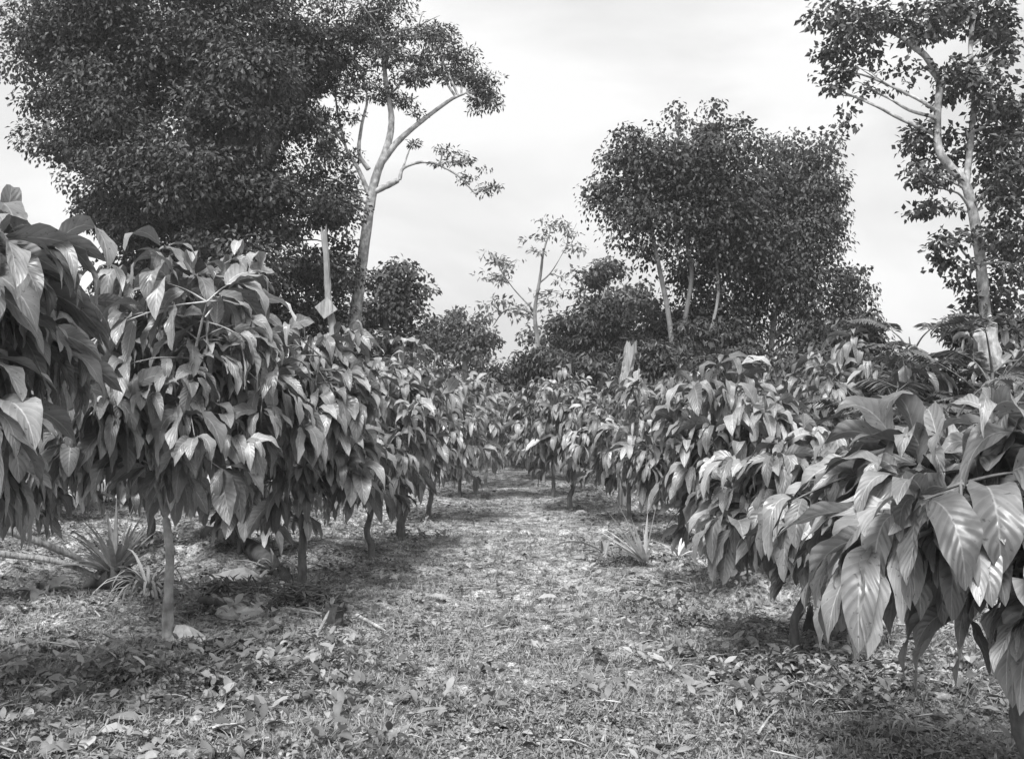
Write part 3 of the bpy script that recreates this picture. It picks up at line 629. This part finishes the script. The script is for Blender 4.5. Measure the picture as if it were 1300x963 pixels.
spiky('bleached crumpled leaf clump under the large leaves at the left edge', 58, 8.6, 706, 14, .5, .13, 'dry', up=1.5, droop=.95, name='dry_plant', cat='dry plant')
spiky('drooping tuft of dry blades at the foot of the second left tree', 352, 9.6, 707, 24, .4, .05, 'weed' , up=1.2, droop=.8, name='grass_tuft')

# mound of twigs
def twig_mound(label, px, Y, r, h, n, seed):
    rng = np.random.default_rng(seed); mb = MB(); org = gp(px, Y)
    for i in range(n):
        c = org + np.array((np.clip(rng.normal(), -1.6, 1.6) * r * .4, np.clip(rng.normal(), -1.6, 1.6) * r * .3, h * rng.random() * .8)); d = rdir(rng, 1)[0] * np.array((1, 1, .45)) * (.07 + .14 * rng.random())
        tube(mb, [c - d, c + rng.normal(size=3) * .015, c + d], .005 + .004 * rng.random(), .003, 4, 2, 0, rng)
    n2 = 160; P = org + np.clip(rng.normal(size=(n2, 3)), -1.6, 1.6) * np.array((r * .5, r * .4, h * .3)) + np.array((0, 0, h * .3))
    leafblades(mb, P, rdir(rng, n2), np.full(n2, .09), np.full(n2, .04), rng.random(n2) * .5, rng, 3, 1)
    return tag(mb.build('twig_heap', M['bark_dark'], None, False, org), label, 'brush heap')
twig_mound('mound of dark dry twigs and leaves on the left of the walk', 395, 7.6, .33, .2, 170, 801)
twig_mound('low dark heap of twigs just before the white stone', 268, 6.1, .3, .1, 110, 802)
twig_mound('heap of broken twigs under the pair of left hand stems', 300, 7.9, .35, .12, 110, 803)
twig_mound('dark heap of litter beside the thin dark stem at right', 1065, 6.6, .28, .1, 90, 804)
twig_mound('dark scatter of twigs beneath the pale fan of blades', 800, 10.2, .5, .12, 120, 805)

# ------------------------------------------------------------------ ground
def build_ground():
    rad = np.concatenate([[.02], np.geomspace(.8, 3.2, 14)[:-1], np.geomspace(3.2, 45, 520)[:-1], np.geomspace(45, 260, 24)])
    front = np.linspace(R(50), R(130), 560); back = np.linspace(R(130), R(410), 90)[1:-1]
    ang = np.concatenate([front, back])
    A, Rr = np.meshgrid(ang, rad); x = Rr * np.cos(A); y = Rr * np.sin(A)
    z = terrain(x, y)
    idx = np.arange(len(rad) * len(ang)).reshape(len(rad), len(ang))
    q = np.stack([idx[:-1], np.roll(idx[:-1], -1, 1), np.roll(idx[1:], -1, 1), idx[1:]], -1).reshape(-1, 4)[:, ::-1]
    return np.stack([x, y, z], -1).reshape(-1, 3), q
gm, n, l = newmat('ground_soil')
out = n.new('ShaderNodeOutputMaterial'); b = n.new('ShaderNodeBsdfPrincipled'); tc = n.new('ShaderNodeTexCoord')
def noise(scale, det=6, rough=.6):
    q = n.new('ShaderNodeTexNoise'); q.inputs['Scale'].default_value = scale; q.inputs['Detail'].default_value = det; q.inputs['Roughness'].default_value = rough
    l.new(tc.outputs['Object'], q.inputs['Vector']); return q.outputs['Fac']
def rng_(v, a, b_, c, d):
    q = n.new('ShaderNodeMapRange'); l.new(v, q.inputs[0])
    for i, k in enumerate((a, b_, c, d)): q.inputs[i + 1].default_value = k
    return q.outputs[0]
def mul(a, b_):
    q = n.new('ShaderNodeMath'); q.operation = 'MULTIPLY'; l.new(a, q.inputs[0]); l.new(b_, q.inputs[1]); return q.outputs[0]
c = mul(mul(rng_(noise(30, 8, .7), .40, .60, .12, .55), rng_(noise(5, 4), .42, .58, .45, 1.25)), rng_(noise(1.1, 3), .35, .65, .8, 1.15))
cc = n.new('ShaderNodeCombineColor')
for i in range(3): l.new(c, cc.inputs[i])
l.new(cc.outputs[0], b.inputs['Base Color']); b.inputs['Roughness'].default_value = .95; b.inputs['Specular IOR Level'].default_value = .1
bu = n.new('ShaderNodeBump'); bu.inputs['Strength'].default_value = .9; bu.inputs['Distance'].default_value = .03
l.new(noise(38, 8, .7), bu.inputs['Height']); l.new(bu.outputs[0], b.inputs['Normal']); l.new(b.outputs[0], out.inputs[0])
V, Q = build_ground()
tag(mesh_obj('ground', V, Q, gm, None, smooth=True), 'mottled weedy soil walk between the rows, strewn with litter', None, None, 'structure')

def scatter(n, rng, ymin=3.0, ymax=32, pw=1.0):
    u = rng.random(n); y = ymin * (ymax / ymin) ** (u ** pw); x = (rng.random(n) - .5) * 1.25 * y + (rng.random(n) - .5) * .6
    return x, y
def litter(name, label, n, seed, mat, size, sidebias=0., width=.5, lift=.01, ymax=30, nl=3):
    rng = np.random.default_rng(seed); x, y = scatter(n, rng, 3.0, ymax)
    keep = rng.random(n) < np.clip(1 - sidebias + sidebias * np.clip((np.abs(x + .2) - .8) / 1.5, 0, 1), 0, 1)
    keep &= rng.random(n) < np.clip(.5 + 1.8 * vnoise(x / .8, y / .8, seed), .08, 1)
    x, y = x[keep], y[keep]; n = len(x); z = terrain(x, y)
    a = rng.random(n) * 6.28; D = np.stack([np.cos(a), np.sin(a), .35 * rng.random(n)], 1)
    L = size * (.5 + rng.random(n)) * (1 + np.clip(y - 8, 0, 20) * .03)
    mb = MB(); leafblades(mb, np.stack([x, y, z + lift * rng.random(n) + .008], 1), D, L, L * width, .1 + .5 * rng.random(n), rng, nl, 1, roll=.6, fold=.5, wave=.2, tone=.45 + .8 * rng.random(n))
    return tag(mb.build(name, M[mat], None, False), label, None, None, 'stuff')
litter('leaf_litter', 'dry fallen leaves strewn over the soil', 60000, 901, 'dry', .04, .8)
litter('dark_leaf_litter', 'dark rotting leaves strewn over the soil', 45000, 902, 'mid', .06, .75)
litter('large_fallen_leaves', 'large curled fallen cacao leaves under the trees', 3000, 903, 'dry', .13, .85, .34, .03, 20, 6)
litter('ground_weeds', 'small low weeds covering the walk', 150000, 904, 'weed', .024, 0, .6, .03)
# grass blades in tufts
rng = np.random.default_rng(905); x, y = scatter(16000, rng, 3.0, 26)
k = np.repeat(np.arange(16000), 7); nn = len(k)
px_ = x[k] + rng.normal(size=nn) * .025; py_ = y[k] + rng.normal(size=nn) * .025; a = rng.random(nn) * 6.28
D = np.stack([np.cos(a) * .7, np.sin(a) * .7, .5 + rng.random(nn)], 1)
mb = MB(); LL = (.03 + .06 * rng.random(nn)) * (.6 + .8 * rng.random(16000)[k])
leafblades(mb, np.stack([px_, py_, terrain(px_, py_)], 1), D, LL, np.full(nn, .007), .6 * rng.random(nn), rng, 3, 1, prof='blade', tone=.7 + .6 * rng.random(nn))
tag(mb.build('grass', M['weed']), 'short thin grass growing on the walk', None, None, 'stuff')
# soil clods
rng = np.random.default_rng(908); mb = MB(); x, y = scatter(2600, rng, 3.2, 20)
th = np.linspace(0, 2 * pi, 7, endpoint=False); ph = np.linspace(-pi / 2, pi / 2, 5)
S0 = np.array([[(math.cos(p) * math.cos(t), math.cos(p) * math.sin(t), math.sin(p)) for t in th] for p in ph]).reshape(-1, 3)
ii = np.arange(35).reshape(5, 7); q0 = np.stack([ii[:-1], np.roll(ii[:-1], -1, 1), np.roll(ii[1:], -1, 1), ii[1:]], -1).reshape(-1, 4)
for i in range(2600):
    if rng.random() > np.clip(.12 + (abs(x[i] + .1) - .6) * .5 + .8 * float(vnoise(x[i] / .9, y[i] / .9, 55)), .03, 1): continue
    r = .012 + .05 * rng.random() ** 3
    mb.add(S0 * (1 + .28 * rng.normal(size=(35, 1)).clip(-1, 1)) * np.array((1, .6 + .5 * rng.random(), .55)) * r + np.array((x[i], y[i], gz(x[i], y[i]) + r * .2)), q0, None, .5 + .8 * rng.random())
tag(mb.build('soil_clods', rough_mat('clod_soil', .1, .42, 30, tone=True)), 'small clods and pebbles lying on the soil', None, None, 'stuff')
# low herbs in clumps
rng = np.random.default_rng(907); mb = MB(); x, y = scatter(8000, rng, 3.4, 24)
keep = rng.random(8000) < np.clip(.25 + 2.2 * vnoise(x / 1.1, y / 1.1, 77), .02, 1) * np.clip(.25 + (np.abs(x + .1) - .5) * .8, .12, 1); clear = (np.hypot(x + 2.2, y - 6.3) > .55); x = x[keep & clear]; y = y[keep & clear]
k = np.repeat(np.arange(len(x)), 11); nn = len(k); a = rng.random(nn) * 6.28; sz = (.5 + rng.random(len(x)) ** 2 * 1.3)[k]
P = np.stack([x[k] + rng.normal(size=nn) * .03 * sz, y[k] + rng.normal(size=nn) * .03 * sz, terrain(x[k], y[k]) + .01 + .07 * rng.random(nn) * sz], 1)
D = np.stack([np.cos(a), np.sin(a), .3 + .8 * rng.random(nn)], 1); LL = .062 * sz * (.5 + .7 * rng.random(nn))
leafblades(mb, P, D, LL, LL * .42, .9 * rng.random(nn), rng, 4, 1, roll=.6, tone=(.35 + .9 * rng.random(len(x)))[k] * (.7 + .6 * rng.random(nn)))
tag(mb.build('low_herbs', M['weed'], None, True), 'low leafy herbs sprouting in clumps from the soil', None, None, 'stuff')
# twigs
rng = np.random.default_rng(906); mb = MB(); x, y = scatter(1500, rng, 3.2, 18)
for i in range(1500):
    if abs(x[i] + .1) < 1.1 and rng.random() < .75: continue
    a = rng.random() * 6.28; Lh = .05 + .16 * rng.random() ** 2; z = gz(x[i], y[i]) + .015
    d = np.array((math.cos(a), math.sin(a), .12 * rng.normal())) * Lh; c0 = np.array((x[i], y[i], z))
    tube(mb, [c0 - d, c0 + np.array((0, 0, .015)) + rng.normal(size=3) * .01, c0 + d], .004 + .004 * rng.random(), .002, 4, 2, 0, rng)
tag(mb.build('twig_litter', M['bark_pale']), 'thin broken twigs lying about under the trees', None, None, 'stuff')

# ------------------------------------------------------------------ sky, sun, camera
SUN_EL, SUN_AZ = R(54), R(198)      # azimuth clockwise from +Y (camera looks +Y): behind, to the left
w = bpy.data.worlds.new('World'); sc.world = w; w.use_nodes = True
nt = w.node_tree; nt.nodes.clear(); n = nt.nodes; l = nt.links
out = n.new('ShaderNodeOutputWorld'); bg = n.new('ShaderNodeBackground'); sk = n.new('ShaderNodeTexSky')
sk.sky_type = 'NISHITA'; sk.sun_disc = False; sk.sun_elevation = SUN_EL; sk.sun_rotation = SUN_AZ; sk.air_density = 1; sk.dust_density = 6; sk.ozone_density = 1
bw = n.new('ShaderNodeRGBToBW'); l.new(sk.outputs[0], bw.inputs[0])
tc = n.new('ShaderNodeTexCoord'); mp = n.new('ShaderNodeMapping'); mp.inputs['Scale'].default_value = (1, 1, 2.2); l.new(tc.outputs['Generated'], mp.inputs[0])
no = n.new('ShaderNodeTexNoise'); no.inputs['Scale'].default_value = 2.2; no.inputs['Detail'].default_value = 7; no.inputs['Distortion'].default_value = .4; l.new(mp.outputs[0], no.inputs['Vector'])
mr = n.new('ShaderNodeMapRange'); l.new(no.outputs['Fac'], mr.inputs[0]); mr.inputs[1].default_value = .42; mr.inputs[2].default_value = .58; mr.inputs[3].default_value = 5.2; mr.inputs[4].default_value = 6.8
mx = n.new('ShaderNodeMix'); mx.data_type = 'FLOAT'; mx.inputs[0].default_value = .85; l.new(bw.outputs[0], mx.inputs[2]); l.new(mr.outputs[0], mx.inputs[3])
l.new(mx.outputs[0], bg.inputs[0]); bg.inputs[1].default_value = .1; l.new(bg.outputs[0], out.inputs[0])

sd = bpy.data.lights.new('sun', 'SUN'); sd.energy = 3.4; sd.angle = R(22); sd.color = (1, 1, 1)
so = bpy.data.objects.new('sun', sd); C.objects.link(so)
from mathutils import Vector
sv = Vector((math.sin(SUN_AZ) * math.cos(SUN_EL), math.cos(SUN_AZ) * math.cos(SUN_EL), math.sin(SUN_EL)))
so.rotation_euler = sv.to_track_quat('Z', 'Y').to_euler(); so.location = (0, 0, 30)

cd = bpy.data.cameras.new('camera'); co = bpy.data.objects.new('camera', cd); C.objects.link(co)
cd.sensor_width = 36; cd.lens = 36 * F / 1300; cd.clip_end = 3000; cd.clip_start = .05
co.location = (0, 0, CAMZ); co.rotation_euler = (pi / 2 + PITCH, 0, 0)
sc.camera = co

sc.view_settings.view_transform = 'Standard'; sc.view_settings.look = 'None'; sc.view_settings.exposure = .74; sc.view_settings.gamma = 1
sc.render.engine = 'CYCLES'; sc.cycles.max_bounces = 6; sc.cycles.diffuse_bounces = 3; sc.cycles.transparent_max_bounces = 6

# ------------------------------------------------------------------ haze
hm, n, l = newmat('haze_air'); out = n.new('ShaderNodeOutputMaterial'); pv = n.new('ShaderNodeVolumePrincipled')
pv.inputs['Color'].default_value = g(.95); pv.inputs['Density'].default_value = .0014; pv.inputs['Anisotropy'].default_value = .3
l.new(pv.outputs[0], out.inputs['Volume'])
X, Y0, Y1, Z0, Z1 = 262, -262, 262, -3, 16
hv = [(-X, Y0, Z0), (X, Y0, Z0), (X, Y1, Z0), (-X, Y1, Z0), (-X, Y0, Z1), (X, Y0, Z1), (X, Y1, Z1), (-X, Y1, Z1)]
hq = [(3, 2, 1, 0), (4, 5, 6, 7), (0, 1, 5, 4), (1, 2, 6, 5), (2, 3, 7, 6), (3, 0, 4, 7)]
tag(mesh_obj('haze', hv, hq, hm), 'thin pale haze in the air', None, None, 'stuff')
